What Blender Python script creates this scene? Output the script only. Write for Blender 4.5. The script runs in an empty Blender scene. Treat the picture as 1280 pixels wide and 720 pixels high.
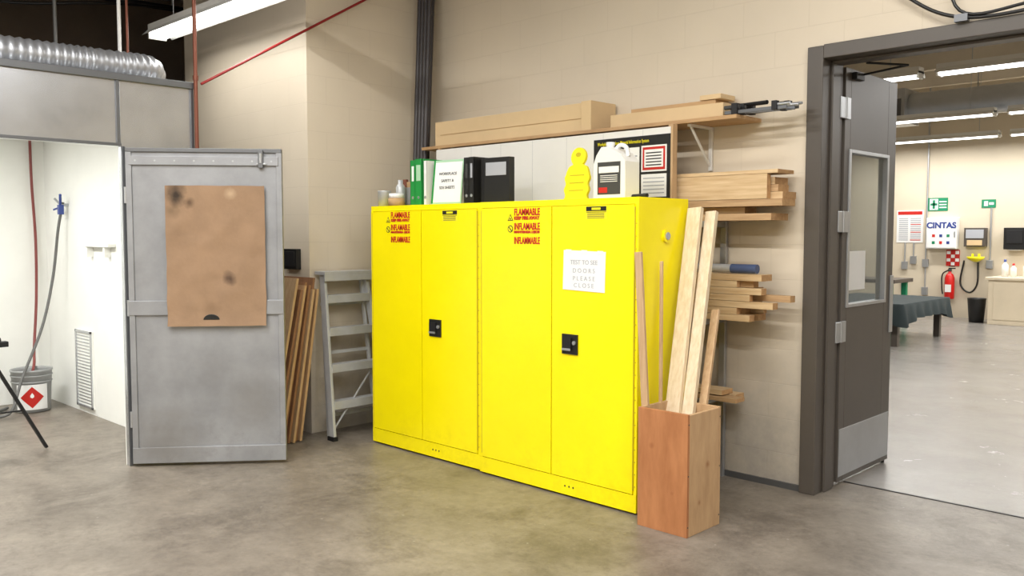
import bpy, math, random
from mathutils import Vector, Matrix, noise as mnoise
random.seed(4)
sc=bpy.context.scene
try:
    sc.view_settings.view_transform='Standard'
    sc.view_settings.look='None'
except Exception as e: print(e)

def lin(c):
    return tuple(((x/255)/12.92 if x/255<=.04045 else ((x/255+.055)/1.055)**2.4) for x in c)

# ---------------------------------------------------------------- materials
def M(name,rgb,rough=.5,metal=0.,var=0.,vs=4.,bump=0.,bs=60.,st=(1,1,1),spec=.5,rgb2=None,emit=0.,spots=None,grime=None,detail=6,alpha=None,trans=0.):
    m=bpy.data.materials.new(name); m.use_nodes=True
    nt=m.node_tree; N=nt.nodes; L=nt.links; b=N['Principled BSDF']
    c=lin(rgb)
    b.inputs['Base Color'].default_value=(*c,1); b.inputs['Roughness'].default_value=rough
    b.inputs['Metallic'].default_value=metal; b.inputs['Specular IOR Level'].default_value=spec
    if trans: b.inputs['Transmission Weight'].default_value=trans
    if emit:
        b.inputs['Emission Color'].default_value=(*c,1); b.inputs['Emission Strength'].default_value=emit
    tc=N.new('ShaderNodeTexCoord'); mp=N.new('ShaderNodeMapping'); mp.inputs['Scale'].default_value=st
    L.new(tc.outputs['Object'],mp.inputs['Vector'])
    out=None
    if var or rgb2:
        n=N.new('ShaderNodeTexNoise'); n.inputs['Scale'].default_value=vs; n.inputs['Detail'].default_value=detail; n.inputs['Roughness'].default_value=.62
        L.new(mp.outputs[0],n.inputs['Vector'])
        r=N.new('ShaderNodeValToRGB'); r.color_ramp.elements[0].position=.33; r.color_ramp.elements[1].position=.67
        c2=lin(rgb2) if rgb2 else tuple(min(1,x*(1+var)) for x in c)
        c1=c if rgb2 else tuple(x*(1-var) for x in c)
        r.color_ramp.elements[0].color=(*c1,1); r.color_ramp.elements[1].color=(*c2,1)
        L.new(n.outputs[0],r.inputs[0]); out=r.outputs[0]
    if spots:
        for (p,rad,col,st_) in spots:
            d=N.new('ShaderNodeVectorMath'); d.operation='DISTANCE'; d.inputs[1].default_value=p
            L.new(tc.outputs['Object'],d.inputs[0])
            nn=N.new('ShaderNodeTexNoise'); nn.inputs['Scale'].default_value=14; nn.inputs['Detail'].default_value=4
            L.new(tc.outputs['Object'],nn.inputs['Vector'])
            a=N.new('ShaderNodeMath'); a.operation='MULTIPLY_ADD'; a.inputs[1].default_value=rad*1.4
            L.new(nn.outputs[0],a.inputs[0]); L.new(d.outputs['Value'],a.inputs[2])
            mr=N.new('ShaderNodeMapRange'); mr.inputs['From Min'].default_value=rad*.9; mr.inputs['From Max'].default_value=rad*1.8
            mr.inputs['To Min'].default_value=st_; mr.inputs['To Max'].default_value=0
            L.new(a.outputs[0],mr.inputs[0])
            mx=N.new('ShaderNodeMixRGB'); L.new(mr.outputs[0],mx.inputs[0])
            if out: L.new(out,mx.inputs[1])
            else: mx.inputs[1].default_value=(*c,1)
            mx.inputs[2].default_value=(*lin(col),1); out=mx.outputs[0]
    if grime:
        sp=N.new('ShaderNodeSeparateXYZ'); L.new(tc.outputs['Object'],sp.inputs[0])
        mr=N.new('ShaderNodeMapRange'); mr.inputs['From Min'].default_value=0; mr.inputs['From Max'].default_value=grime[1]; mr.inputs['To Min'].default_value=1; mr.inputs['To Max'].default_value=.08
        L.new(sp.outputs[2],mr.inputs[0])
        n=N.new('ShaderNodeTexNoise'); n.inputs['Scale'].default_value=7; n.inputs['Detail'].default_value=10; n.inputs['Roughness'].default_value=.75
        L.new(tc.outputs['Object'],n.inputs['Vector'])
        r=N.new('ShaderNodeMapRange'); r.inputs['From Min'].default_value=.5; r.inputs['From Max'].default_value=.75; L.new(n.outputs[0],r.inputs[0])
        mu=N.new('ShaderNodeMath'); mu.operation='MULTIPLY'; L.new(mr.outputs[0],mu.inputs[0]); L.new(r.outputs[0],mu.inputs[1])
        m2=N.new('ShaderNodeMath'); m2.operation='MULTIPLY'; m2.inputs[1].default_value=grime[2]; L.new(mu.outputs[0],m2.inputs[0])
        mx=N.new('ShaderNodeMixRGB'); L.new(m2.outputs[0],mx.inputs[0])
        if out: L.new(out,mx.inputs[1])
        else: mx.inputs[1].default_value=(*c,1)
        mx.inputs[2].default_value=(*lin(grime[0]),1); out=mx.outputs[0]
    if out: L.new(out,b.inputs['Base Color'])
    if bump:
        n=N.new('ShaderNodeTexNoise'); n.inputs['Scale'].default_value=bs; n.inputs['Detail'].default_value=4
        L.new(mp.outputs[0],n.inputs['Vector'])
        bp=N.new('ShaderNodeBump'); bp.inputs['Strength'].default_value=bump; bp.inputs['Distance'].default_value=.01
        L.new(n.outputs[0],bp.inputs['Height']); L.new(bp.outputs[0],b.inputs['Normal'])
    return m

def wall_mat(name,rgb,grime_rgb,gh=1.0,gstr=.5,brick=True):
    m=bpy.data.materials.new(name); m.use_nodes=True
    nt=m.node_tree; N=nt.nodes; L=nt.links; b=N['Principled BSDF']; b.inputs['Roughness'].default_value=.55
    g=N.new('ShaderNodeNewGeometry'); sx=N.new('ShaderNodeSeparateXYZ'); L.new(g.outputs['Position'],sx.inputs[0])
    ad=N.new('ShaderNodeMath'); L.new(sx.outputs[0],ad.inputs[0]); L.new(sx.outputs[1],ad.inputs[1])
    cb=N.new('ShaderNodeCombineXYZ'); L.new(ad.outputs[0],cb.inputs[0]); L.new(sx.outputs[2],cb.inputs[1])
    br=N.new('ShaderNodeTexBrick'); br.inputs['Scale'].default_value=1; br.inputs['Brick Width'].default_value=.4; br.inputs['Row Height'].default_value=.2
    br.inputs['Mortar Size'].default_value=.003; br.inputs['Mortar Smooth'].default_value=.6
    L.new(cb.outputs[0],br.inputs['Vector'])
    n=N.new('ShaderNodeTexNoise'); n.inputs['Scale'].default_value=1.3; n.inputs['Detail'].default_value=7; L.new(g.outputs['Position'],n.inputs['Vector'])
    c=lin(rgb)
    r=N.new('ShaderNodeValToRGB'); r.color_ramp.elements[0].position=.3; r.color_ramp.elements[1].position=.7
    r.color_ramp.elements[0].color=(*[x*.95 for x in c],1); r.color_ramp.elements[1].color=(*[x*1.04 for x in c],1)
    L.new(n.outputs[0],r.inputs[0])
    n2=N.new('ShaderNodeTexNoise'); n2.inputs['Scale'].default_value=3.5; n2.inputs['Detail'].default_value=8; n2.inputs['Roughness'].default_value=.7; L.new(g.outputs['Position'],n2.inputs['Vector'])
    mr=N.new('ShaderNodeMapRange'); mr.inputs['From Min'].default_value=0; mr.inputs['From Max'].default_value=gh; mr.inputs['To Min'].default_value=1; mr.inputs['To Max'].default_value=0
    L.new(sx.outputs[2],mr.inputs[0])
    mu=N.new('ShaderNodeMath'); mu.operation='MULTIPLY'; L.new(mr.outputs[0],mu.inputs[0]); L.new(n2.outputs[0],mu.inputs[1])
    mu2=N.new('ShaderNodeMath'); mu2.operation='MULTIPLY'; mu2.use_clamp=True; mu2.inputs[1].default_value=gstr*2; L.new(mu.outputs[0],mu2.inputs[0])
    mx=N.new('ShaderNodeMixRGB'); L.new(mu2.outputs[0],mx.inputs[0]); L.new(r.outputs[0],mx.inputs[1]); mx.inputs[2].default_value=(*lin(grime_rgb),1)
    last=mx.outputs[0]
    bp=N.new('ShaderNodeBump'); bp.inputs['Distance'].default_value=.005; bp.inputs['Strength'].default_value=.28
    n3=N.new('ShaderNodeTexNoise'); n3.inputs['Scale'].default_value=45; L.new(g.outputs['Position'],n3.inputs['Vector'])
    if brick:
        m2=N.new('ShaderNodeMixRGB'); m2.blend_type='MULTIPLY'; 
        f=N.new('ShaderNodeMath'); f.operation='MULTIPLY'; f.inputs[1].default_value=.10; L.new(br.outputs['Fac'],f.inputs[0]); L.new(f.outputs[0],m2.inputs[0])
        L.new(last,m2.inputs[1]); m2.inputs[2].default_value=(.35,.3,.25,1); last=m2.outputs[0]
        s=N.new('ShaderNodeMath'); s.operation='MULTIPLY_ADD'; s.inputs[1].default_value=-.5; L.new(br.outputs['Fac'],s.inputs[0]); 
        s3=N.new('ShaderNodeMath'); s3.operation='MULTIPLY'; s3.inputs[1].default_value=.25; L.new(n3.outputs[0],s3.inputs[0]); L.new(s3.outputs[0],s.inputs[2])
        L.new(s.outputs[0],bp.inputs['Height'])
    else: L.new(n3.outputs[0],bp.inputs['Height'])
    L.new(bp.outputs[0],b.inputs['Normal']); L.new(last,b.inputs['Base Color'])
    return m

def floor_mat(name,a,bc,dark,rough,dstr=.6,sc_=1.0,ov=.25,specks=.4):
    m=bpy.data.materials.new(name); m.use_nodes=True
    nt=m.node_tree; N=nt.nodes; L=nt.links; b=N['Principled BSDF']
    g=N.new('ShaderNodeNewGeometry')
    def nz(s,d,r=.6,dist=0):
        n=N.new('ShaderNodeTexNoise'); n.inputs['Scale'].default_value=s*sc_; n.inputs['Detail'].default_value=d; n.inputs['Roughness'].default_value=r; n.inputs['Distortion'].default_value=dist
        L.new(g.outputs['Position'],n.inputs['Vector']); return n
    n1=nz(1.4,12,.72,.1); r=N.new('ShaderNodeValToRGB'); r.color_ramp.elements[0].position=.36; r.color_ramp.elements[1].position=.64
    r.color_ramp.elements[0].color=(*lin(a),1); r.color_ramp.elements[1].color=(*lin(bc),1); L.new(n1.outputs[0],r.inputs[0])
    n2=nz(2.1,14,.82,.3); r2=N.new('ShaderNodeValToRGB'); r2.color_ramp.elements[0].position=.48; r2.color_ramp.elements[1].position=.68
    r2.color_ramp.elements[0].color=(0,0,0,1); r2.color_ramp.elements[1].color=(dstr,dstr,dstr,1); L.new(n2.outputs[0],r2.inputs[0])
    mx=N.new('ShaderNodeMixRGB'); L.new(r2.outputs[0],mx.inputs[0]); L.new(r.outputs[0],mx.inputs[1]); mx.inputs[2].default_value=(*lin(dark),1)
    n4=nz(22,10,.8); mx3=N.new('ShaderNodeMixRGB'); mx3.blend_type='OVERLAY'; mx3.inputs[0].default_value=ov
    L.new(mx.outputs[0],mx3.inputs[1]); L.new(n4.outputs[0],mx3.inputs[2])
    vo=N.new('ShaderNodeTexVoronoi'); vo.inputs['Scale'].default_value=7*sc_; L.new(g.outputs['Position'],vo.inputs['Vector'])
    lt=N.new('ShaderNodeMath'); lt.operation='LESS_THAN'; lt.inputs[1].default_value=.04; L.new(vo.outputs['Distance'],lt.inputs[0])
    lm=N.new('ShaderNodeMath'); lm.operation='MULTIPLY'; lm.inputs[1].default_value=specks; L.new(lt.outputs[0],lm.inputs[0])
    mx4=N.new('ShaderNodeMixRGB'); L.new(lm.outputs[0],mx4.inputs[0]); L.new(mx3.outputs[0],mx4.inputs[1]); mx4.inputs[2].default_value=(.5,.48,.44,1)
    last=mx4.outputs[0]
    v2=N.new('ShaderNodeTexVoronoi'); v2.feature='DISTANCE_TO_EDGE'; v2.inputs['Scale'].default_value=.55*sc_
    nd=nz(3,5,.6); ad=N.new('ShaderNodeVectorMath'); ad.operation='ADD'; L.new(g.outputs['Position'],ad.inputs[0]); L.new(nd.outputs['Color'],ad.inputs[1]); L.new(ad.outputs[0],v2.inputs['Vector'])
    l2=N.new('ShaderNodeMath'); l2.operation='LESS_THAN'; l2.inputs[1].default_value=.0022; L.new(v2.outputs['Distance'],l2.inputs[0])
    l3=N.new('ShaderNodeMath'); l3.operation='MULTIPLY'; l3.inputs[1].default_value=.45*dstr; L.new(l2.outputs[0],l3.inputs[0])
    mx5=N.new('ShaderNodeMixRGB'); L.new(l3.outputs[0],mx5.inputs[0]); L.new(last,mx5.inputs[1]); mx5.inputs[2].default_value=(.09,.075,.06,1)
    L.new(mx5.outputs[0],b.inputs['Base Color'])
    rr=N.new('ShaderNodeMapRange'); rr.inputs['To Min'].default_value=rough-.1; rr.inputs['To Max'].default_value=rough+.15; L.new(n2.outputs[0],rr.inputs[0]); L.new(rr.outputs[0],b.inputs['Roughness'])
    bp=N.new('ShaderNodeBump'); bp.inputs['Strength'].default_value=.15; bp.inputs['Distance'].default_value=.01; L.new(n4.outputs[0],bp.inputs['Height']); L.new(bp.outputs[0],b.inputs['Normal'])
    return m

# ---------------------------------------------------------------- mesh builder
def crom(pts,n=8):
    P=[Vector(p) for p in pts]; P=[P[0]*2-P[1]]+P+[P[-1]*2-P[-2]]; out=[]
    for i in range(1,len(P)-2):
        a,b,c,d=P[i-1:i+3]
        for k in range(n):
            t=k/n
            out.append(.5*((2*b)+(c-a)*t+(2*a-5*b+4*c-d)*t*t+(3*b-a-3*c+d)*t**3))
    out.append(P[-2]); return out

class MB:
    def __init__(s,name): s.n=name; s.v=[]; s.f=[]; s.mi=[]; s.sm=[]; s.mats=[]
    def add(s,vs,fs,mat,T=None,smooth=False):
        if mat not in s.mats: s.mats.append(mat)
        k=len(s.v); i=s.mats.index(mat)
        for v in vs:
            v=Vector(v); s.v.append(T@v if T else v)
        for f in fs: s.f.append([k+a for a in f]); s.mi.append(i); s.sm.append(smooth)
    def box(s,x0,x1,y0,y1,z0,z1,mat,T=None):
        vs=[(x,y,z) for z in (z0,z1) for y in (y0,y1) for x in (x0,x1)]
        s.add(vs,[(0,2,3,1),(4,5,7,6),(0,1,5,4),(2,6,7,3),(0,4,6,2),(1,3,7,5)],mat,T)
    def tube(s,pts,r,mat,seg=10,T=None,caps=True):
        P=[Vector(p) for p in pts]; rs=r if isinstance(r,(list,tuple)) else [r]*len(P)
        t=(P[1]-P[0]).normalized(); u=t.orthogonal().normalized(); vs=[]; fs=[]
        for i,p in enumerate(P):
            t2=(P[min(i+1,len(P)-1)]-P[max(i-1,0)]).normalized()
            q=t.rotation_difference(t2); u=(q@u).normalized(); t=t2; w=t.cross(u)
            for k in range(seg):
                a=2*math.pi*k/seg; vs.append(p+(u*math.cos(a)+w*math.sin(a))*rs[i])
        for i in range(len(P)-1):
            for k in range(seg):
                k2=(k+1)%seg; fs.append((i*seg+k,i*seg+k2,(i+1)*seg+k2,(i+1)*seg+k))
        s.add(vs,fs,mat,T,True)
        if caps:
            n=len(P); s.add(vs[:seg],[tuple(reversed(range(seg)))],mat,T); s.add(vs[-seg:],[tuple(range(seg))],mat,T)
    def cyl(s,p0,p1,r,mat,seg=20,r1=None,T=None): s.tube([p0,p1],[r,r if r1 is None else r1],mat,seg,T)
    def lathe(s,c,prof,mat,seg=28,T=None):
        vs=[];fs=[]
        for (r,z) in prof:
            for k in range(seg):
                a=2*math.pi*k/seg; vs.append((c[0]+r*math.cos(a),c[1]+r*math.sin(a),c[2]+z))
        for i in range(len(prof)-1):
            for k in range(seg):
                k2=(k+1)%seg; fs.append((i*seg+k,i*seg+k2,(i+1)*seg+k2,(i+1)*seg+k))
        s.add(vs,fs,mat,T,True)
    def prism(s,poly,y0,y1,mat,T=None):
        n=len(poly); vs=[(a,y0,b) for a,b in poly]+[(a,y1,b) for a,b in poly]
        fs=[tuple(range(n)),tuple(reversed(range(n,2*n)))]+[(i,(i+1)%n,n+(i+1)%n,n+i) for i in range(n)]
        s.add(vs,fs,mat,T)
    def beam(s,p0,p1,w,h,mat,up=(0,0,1)):
        p0=Vector(p0);p1=Vector(p1); d=(p1-p0); L_=d.length; d.normalize(); u=Vector(up); sd=d.cross(u).normalized(); u=sd.cross(d)
        T=Matrix(((d.x,sd.x,u.x,p0.x),(d.y,sd.y,u.y,p0.y),(d.z,sd.z,u.z,p0.z),(0,0,0,1)))
        s.box(0,L_,-w/2,w/2,-h/2,h/2,mat,T)
    def build(s,bevel=0.,parent=None,matrix=None,recenter=True,seg=2):
        me=bpy.data.meshes.new(s.n); vs=s.v
        if matrix is None and recenter:
            lo=Vector([min(v[i] for v in vs) for i in range(3)]); hi=Vector([max(v[i] for v in vs) for i in range(3)])
            c=Vector(((lo.x+hi.x)/2,(lo.y+hi.y)/2,lo.z)); vs=[v-c for v in vs]; mw=Matrix.Translation(c)
        else: mw=matrix or Matrix()
        me.from_pydata([tuple(v) for v in vs],[],s.f); 
        for m in s.mats: me.materials.append(m)
        for i,p in enumerate(me.polygons): p.material_index=s.mi[i]; p.use_smooth=s.sm[i]
        me.update()
        o=bpy.data.objects.new(s.n,me); sc.collection.objects.link(o); o.matrix_world=mw
        import bmesh
        bm=bmesh.new(); bm.from_mesh(me); bmesh.ops.recalc_face_normals(bm,faces=bm.faces) if s.n not in NOFLIP else None; bm.to_mesh(me); bm.free()
        if bevel:
            b=o.modifiers.new('bevel','BEVEL'); b.width=bevel; b.segments=seg; b.limit_method='ANGLE'; b.angle_limit=math.radians(40); b.harden_normals=False
        bpy.context.view_layer.update()
        if parent: par(o,parent)
        return o
NOFLIP=set()
def par(o,p):
    bpy.context.view_layer.update(); mw=o.matrix_world.copy(); o.parent=p; o.matrix_parent_inverse=p.matrix_world.inverted(); o.matrix_world=mw
def text(body,loc,size,mat,parent,rot=(90,0,0),al='LEFT',ext=.0008,name='lettering',sx=1,bold=0.):
    c=bpy.data.curves.new(name,'FONT'); c.body=body; c.size=size; c.extrude=ext; c.align_x=al; c.offset=bold
    c.materials.append(mat); o=bpy.data.objects.new(name,c); sc.collection.objects.link(o)
    o.location=loc; o.rotation_euler=[math.radians(a) for a in rot]; o.scale=(sx,1,1); par(o,parent); return o

# ---------------------------------------------------------------- material set
m_wall=wall_mat('painted_block_wall',(210,198,178),(148,142,134),1.3,.8)
m_wallf=wall_mat('painted_wall_far',(208,196,174),(170,160,145),.5,.3,False)
m_dark=M('unlit_dark',(112,98,86),.8,var=.2,vs=1)  # lack of light on the far walls painted in as dark colour; beams share it
m_ceil=M('dark_ceiling',(116,104,94),.9,var=.15,vs=2)
m_ceil2=M('light_ceiling',(212,203,187),.8,var=.08,vs=1)
m_floor=floor_mat('concrete_floor',(106,98,88),(138,129,117),(72,64,56),.38,.75,1.0,.5)
m_floor2=floor_mat('sealed_concrete_floor',(128,124,119),(142,138,133),(106,102,97),.22,.3,1.0,.12,.12)
m_yel=M('yellow_enamel',(248,231,3),.26,var=.03,vs=2,spec=.5,grime=((140,122,30),.35,.3))
m_yeld=M('yellow_enamel_edge',(190,170,5),.45)
m_blk=M('black_plastic',(22,22,22),.4)
m_blk2=M('black_metal',(32,32,34),.5,metal=.3)
m_red=M('red_print',(190,30,20),.5)
m_white=M('white_paper',(232,232,230),.7,var=.02)
m_ink=M('printed_ink',(60,60,60),.7)
m_inkl=M('pale_ink',(165,168,175),.7)
m_metal=M('galvanized_sheet',(200,203,207),.25,metal=.85,var=.14,vs=2.2,bump=.16,bs=1.4)
m_metald=M('galvanized_trim',(110,112,115),.4,metal=.7)
m_door=M('grey_painted_door',(150,152,156),.42,metal=.35,var=.16,vs=3.2,spots=[((.2,0,.15),.25,(126,122,116),.5),((.75,0,.4),.2,(134,132,130),.5),((.5,0,.6),.12,(130,130,132),.4)],grime=((105,98,90),.5,.5))
m_booth=M('white_booth_lining',(238,239,234),.6,var=.04,vs=1.5)
m_kraft=M('kraft_paper',(150,122,96),.85,var=.10,vs=5,bump=.45,bs=9,
   spots=[((.30,-.025,1.70),.075,(46,38,32),.95),((.38,-.025,1.655),.04,(80,60,44),.75),((.62,-.025,1.18),.05,(62,44,36),.9),((.27,-.025,1.60),.05,(108,88,66),.6),((.63,-.025,1.71),.04,(186,160,130),.8),((.5,-.025,1.0),.06,(126,100,76),.6)])
m_pine=M('pine_lengthwise_x',(214,188,148),.6,rgb2=(190,158,116),vs=3,st=(1.2,22,22))
m_pine2=M('pine_aged_x',(190,158,118),.65,rgb2=(164,130,92),vs=3,st=(1.2,22,22))
m_pinez=M('pine_lengthwise_z',(226,210,182),.6,rgb2=(208,186,150),vs=3,st=(22,22,1.2))
m_pinez2=M('pine_tan_z',(196,166,128),.6,rgb2=(178,144,106),vs=3,st=(22,22,1.2))
m_end=M('pine_end_grain',(196,158,112),.7,rgb2=(172,132,90),vs=30)
m_ply=M('plywood_shelf',(188,154,112),.6,rgb2=(168,132,92),vs=3,st=(1.5,14,14))
m_plyo=M('plywood_orange',(180,122,78),.55,rgb2=(156,100,60),vs=2.2,st=(7,7,1.6),spots=[((-.06,-.14,.42),.02,(120,60,30),.6),((.06,-.14,.2),.015,(120,60,30),.6)])
m_plyl=M('plywood_light',(196,162,122),.6,rgb2=(174,140,102),vs=2.2,st=(7,7,1.6),spots=[((.145,.03,.33),.02,(140,90,50),.7),((.145,-.04,.15),.015,(140,90,50),.6)])
m_card=M('cardboard_tan',(206,180,140),.8,var=.05,vs=3)
m_card2=M('cardboard_brown',(184,150,108),.8,var=.06)
m_alu=M('aluminium',(192,194,196),.45,metal=.3,var=.08,vs=8)
m_brown=M('bronze_door_paint',(84,78,72),.40,var=.06,vs=3)
m_brownf=M('bronze_frame_paint',(80,74,68),.40,var=.06,vs=3)
m_steel=M('brushed_steel',(180,183,187),.35,metal=.7,var=.06,vs=5)
m_copper=M('copper_pipe',(120,68,50),.5,metal=.3)
m_redp=M('red_pipe_paint',(140,28,28),.45)
m_green=M('binder_green',(30,140,62),.4)
m_greenl=M('binder_cover_green',(165,205,170),.4)
m_cond=M('dark_conduit',(58,54,56),.45,var=.1)
m_tube=M('fluorescent_tube',(255,254,250),.3,emit=6)
m_fix=M('fixture_enamel',(225,224,220),.4)
m_bucket=M('bucket_grey',(160,162,162),.45,metal=.2,var=.1,vs=6)
m_hose=M('hose_grey',(98,98,96),.5)
m_hoser=M('hose_red',(130,62,58),.5)
m_blue=M('blue_plastic',(50,70,140),.4)
m_cloth=M('dark_green_cloth',(34,46,48),.85,var=.15,vs=4)
m_lami=M('laminate_cream',(222,208,182),.5,var=.03)
m_glass=M('window_glass',(200,205,205),.08,spec=.6); 
m_glass.node_tree.nodes['Principled BSDF'].inputs['Transmission Weight'].default_value=.85
m_glass.node_tree.nodes['Principled BSDF'].inputs['IOR'].default_value=1.02
m_yelp=M('yellow_plastic',(240,228,20),.4)
m_jug=M('white_jug',(230,230,226),.35)
m_board=M('white_panel',(226,225,222),.35,var=.03,vs=2)
m_gr=M('sign_green',(20,130,90),.5)

# ---------------------------------------------------------------- room shell
H=4.3
w=MB('wall_north')
w.box(-5.45,-2.21,4.63,4.83,0,H,m_wall); w.box(-2.21,-.2,4.63,4.83,2.48,H,m_wall); w.box(-.2,3.6,4.63,4.83,0,H,m_wall)
w.build(recenter=False)
w=MB('wall_alcove'); w.box(-7.35,-5.45,3.49,4.83,0,H,m_wall); w.build(recenter=False)
w=MB('wall_northwest'); w.box(-9.8,-7.35,4.63,4.83,0,H,m_dark); w.build(recenter=False)
w=MB('wall_west'); w.box(-9.9,-9.8,-3.1,4.83,0,H,m_dark); w.build(recenter=False)
w=MB('wall_south'); w.box(-9.8,3.6,-3.2,-3.1,0,H,m_wallf); w.build(recenter=False)
w=MB('wall_east'); w.box(3.6,3.7,-3.2,16.4,0,H,m_wallf); w.build(recenter=False)
w=MB('floor'); w.box(-9.9,3.7,-3.2,5.0,-.1,0,m_floor); w.build(recenter=False)
w=MB('floor_adjoining_room'); w.box(-8.2,3.7,5.0,16.4,-.1,0,m_floor2); w.build(recenter=False)
w=MB('trim_threshold'); w.box(-2.13,-.2,4.985,5.0,0,.003,m_blk2); w.build()
w=MB('ceiling'); w.box(-9.9,3.7,-3.2,4.83,H,H+.1,m_ceil)
for i in range(9): w.box(-9.8,3.6,-2.8+i*.9,-2.74+i*.9,H-.22,H,m_dark)
w.build(recenter=False)
w=MB('ceiling_adjoining_room'); w.box(-8.2,3.7,4.83,16.4,H-.1,H,m_ceil2)
for i in range(7): w.box(-8.1,3.6,6+i*1.6,6.12+i*1.6,H-.36,H-.1,m_ceil2)
w.build(recenter=False)
w=MB('wall_adjoining_north'); w.box(-8.2,3.7,16.25,16.35,0,H,m_wallf); w.build(recenter=False)
w=MB('wall_adjoining_west'); w.box(-8.2,-8.1,4.83,16.25,0,H,m_wallf); w.build(recenter=False)
w=MB('baseboard_north'); w.box(-5.44,-2.22,4.617,4.63,0,.035,m_metald); w.build()

# door frame
w=MB('door_frame')
w.box(-2.22,-2.13,4.60,4.86,0,2.48,m_brownf); w.box(-2.13,-2.115,4.70,4.80,0,2.41,m_brownf)
w.box(-2.13,-.2,4.60,4.86,2.41,2.485,m_brownf); w.box(-2.13,-.28,4.70,4.80,2.395,2.41,m_brownf)
w.box(-.28,-.19,4.60,4.86,0,2.48,m_brownf)
for z in (.9,1.53,2.17):
    w.box(-2.131,-2.110,4.80,4.862,z-.06,z+.06,m_steel)
w.build(.004)
w=MB('door_1')
x0,x1=-2.165,-2.12
ya,yb=4.875,5.63
w.box(x0,x1,ya,4.95,.02,2.40,m_brown); w.box(x0,x1,5.50,yb,.02,2.40,m_brown)
w.box(x0,x1,4.95,5.50,1.93,2.40,m_brown); w.box(x0,x1,4.95,5.50,.02,1.05,m_brown)
for a,b,c,d in ((4.935,4.96,1.035,1.945),(5.49,5.515,1.035,1.945),(4.96,5.49,1.925,1.945),(4.96,5.49,1.035,1.055)):
    w.box(x0-.006,x1+.008,a,b,c,d,m_steel)
w.box(-2.146,-2.14,4.95,5.5,1.05,1.93,m_glass)
w.box(-2.12,-2.116,ya+.01,yb-.015,.05,.33,m_steel)
w.box(-2.12,-2.112,5.585,yb+.002,.84,1.2,m_steel)
for z in (.9,1.53,2.17):
    w.box(-2.119,-2.108,4.876,4.925,z-.06,z+.06,m_steel); w.cyl((-2.112,4.868,z-.06),(-2.112,4.868,z+.06),.009,m_steel,10)
w.box(-2.138,-2.134,5.0,5.24,1.13,1.36,m_white)
w.cyl((-2.14,5.6,0.0),(-2.14,5.6,.04),.012,m_blk,10)
d1=w.build(.003)
w=MB('closer_arm')
w.box(-2.12,-2.09,4.95,5.06,2.34,2.38,m_blk2); w.beam((-2.10,5.05,2.375),(-1.82,4.98,2.385),.018,.01,m_blk2); w.beam((-1.82,4.98,2.385),(-1.98,4.81,2.395),.018,.01,m_blk2)
w.build(.003,parent=d1)

# ---------------------------------------------------------------- spray booth
w=MB('spray_booth')
XF=-5.50; XB=-8.24; YR=2.66; YL=-.9; ZT=2.43
w.box(XF-.04,XF,YL,2.19,2.0,ZT,m_metal); w.box(XF-.04,XF,2.19,YR,0,ZT,m_metal); w.box(XF-.04,XF,YL,.75,0,2.0,m_metal)
w.box(XB-.04,XF,YR-.02,YR,0,ZT,m_metal); w.box(XB-.06,XB-.04,YL,YR,0,ZT,m_metal); w.box(XB-.04,XF,YL-.02,YL,0,ZT,m_metal)
w.box(XB-.06,XF,YL-.02,YR,ZT-.02,ZT,m_metal)
w.box(XB,XF-.045,YR-.04,YR-.02,0,ZT-.04,m_booth); w.box(XB-.04,XB,YL,YR-.02,0,ZT-.04,m_booth); w.box(XB,XF-.045,YL,YL+.02,0,ZT-.04,m_booth)
w.box(XB,XF-.045,YL,YR-.03,ZT-.04,ZT-.02,m_booth); w.box(XF-.05,XF-.041,YL,2.19,2.0,ZT-.04,m_booth); w.box(XF-.05,XF-.041,2.19,YR-.04,0,ZT-.04,m_booth)
w.box(XF,XF+.02,YL,YR,ZT-.03,ZT+.012,m_metald); w.box(XF,XF+.012,2.165,2.185,2.0,ZT-.03,m_metald); w.box(XF,XF+.015,YL,2.19,2.0,2.018,m_metald)
w.box(XF,XF+.012,1.1,1.115,2.018,ZT-.03,m_metald)
w.box(XF,XF+.012,YR-.02,YR,0,ZT,m_metald)
w.box(XF-.0,XF+.012,2.19,2.21,0,2.0,m_metald)
w.box(-7.56,-7.22,YR-.055,YR-.04,.05,.68,m_booth); 
for a,b,c,d in ((-7.56,-7.54,.05,.68),(-7.24,-7.22,.05,.68),(-7.56,-7.22,.05,.07),(-7.56,-7.22,.66,.68)): w.box(a,b,YR-.066,YR-.055,c,d,m_metal)
for i in range(22): w.box(-7.53,-7.25,YR-.060,YR-.055,.085+i*.026,.093+i*.026,m_metal)
w.box(-7.3,-6.72,YR-.10,YR-.04,1.36,1.385,m_booth); w.box(-7.2,-7.17,YR-.09,YR-.04,1.28,1.36,m_booth); w.box(-6.85,-6.82,YR-.09,YR-.04,1.28,1.36,m_booth)
w.build(.002,recenter=False)

w=MB('flexible_duct')
path=crom([(-5.78,-.85,2.535),(-5.78,.6,2.535),(-5.78,1.6,2.54),(-5.78,2.25,2.545),(-5.79,2.45,2.55),(-5.83,2.53,2.54),(-5.9,2.56,2.50),(-5.92,2.56,2.44)],60)
dense=[path[0]]; 
for p in path:
    if (p-dense[-1]).length>=.009: dense.append(p)
rad=[.086+.005*math.sin(i*math.pi/2.0) for i in range(len(dense))]
w.tube(dense,rad,M('duct_foil',(168,170,174),.42,metal=.7,var=.1,vs=6),22); w.build()

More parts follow.
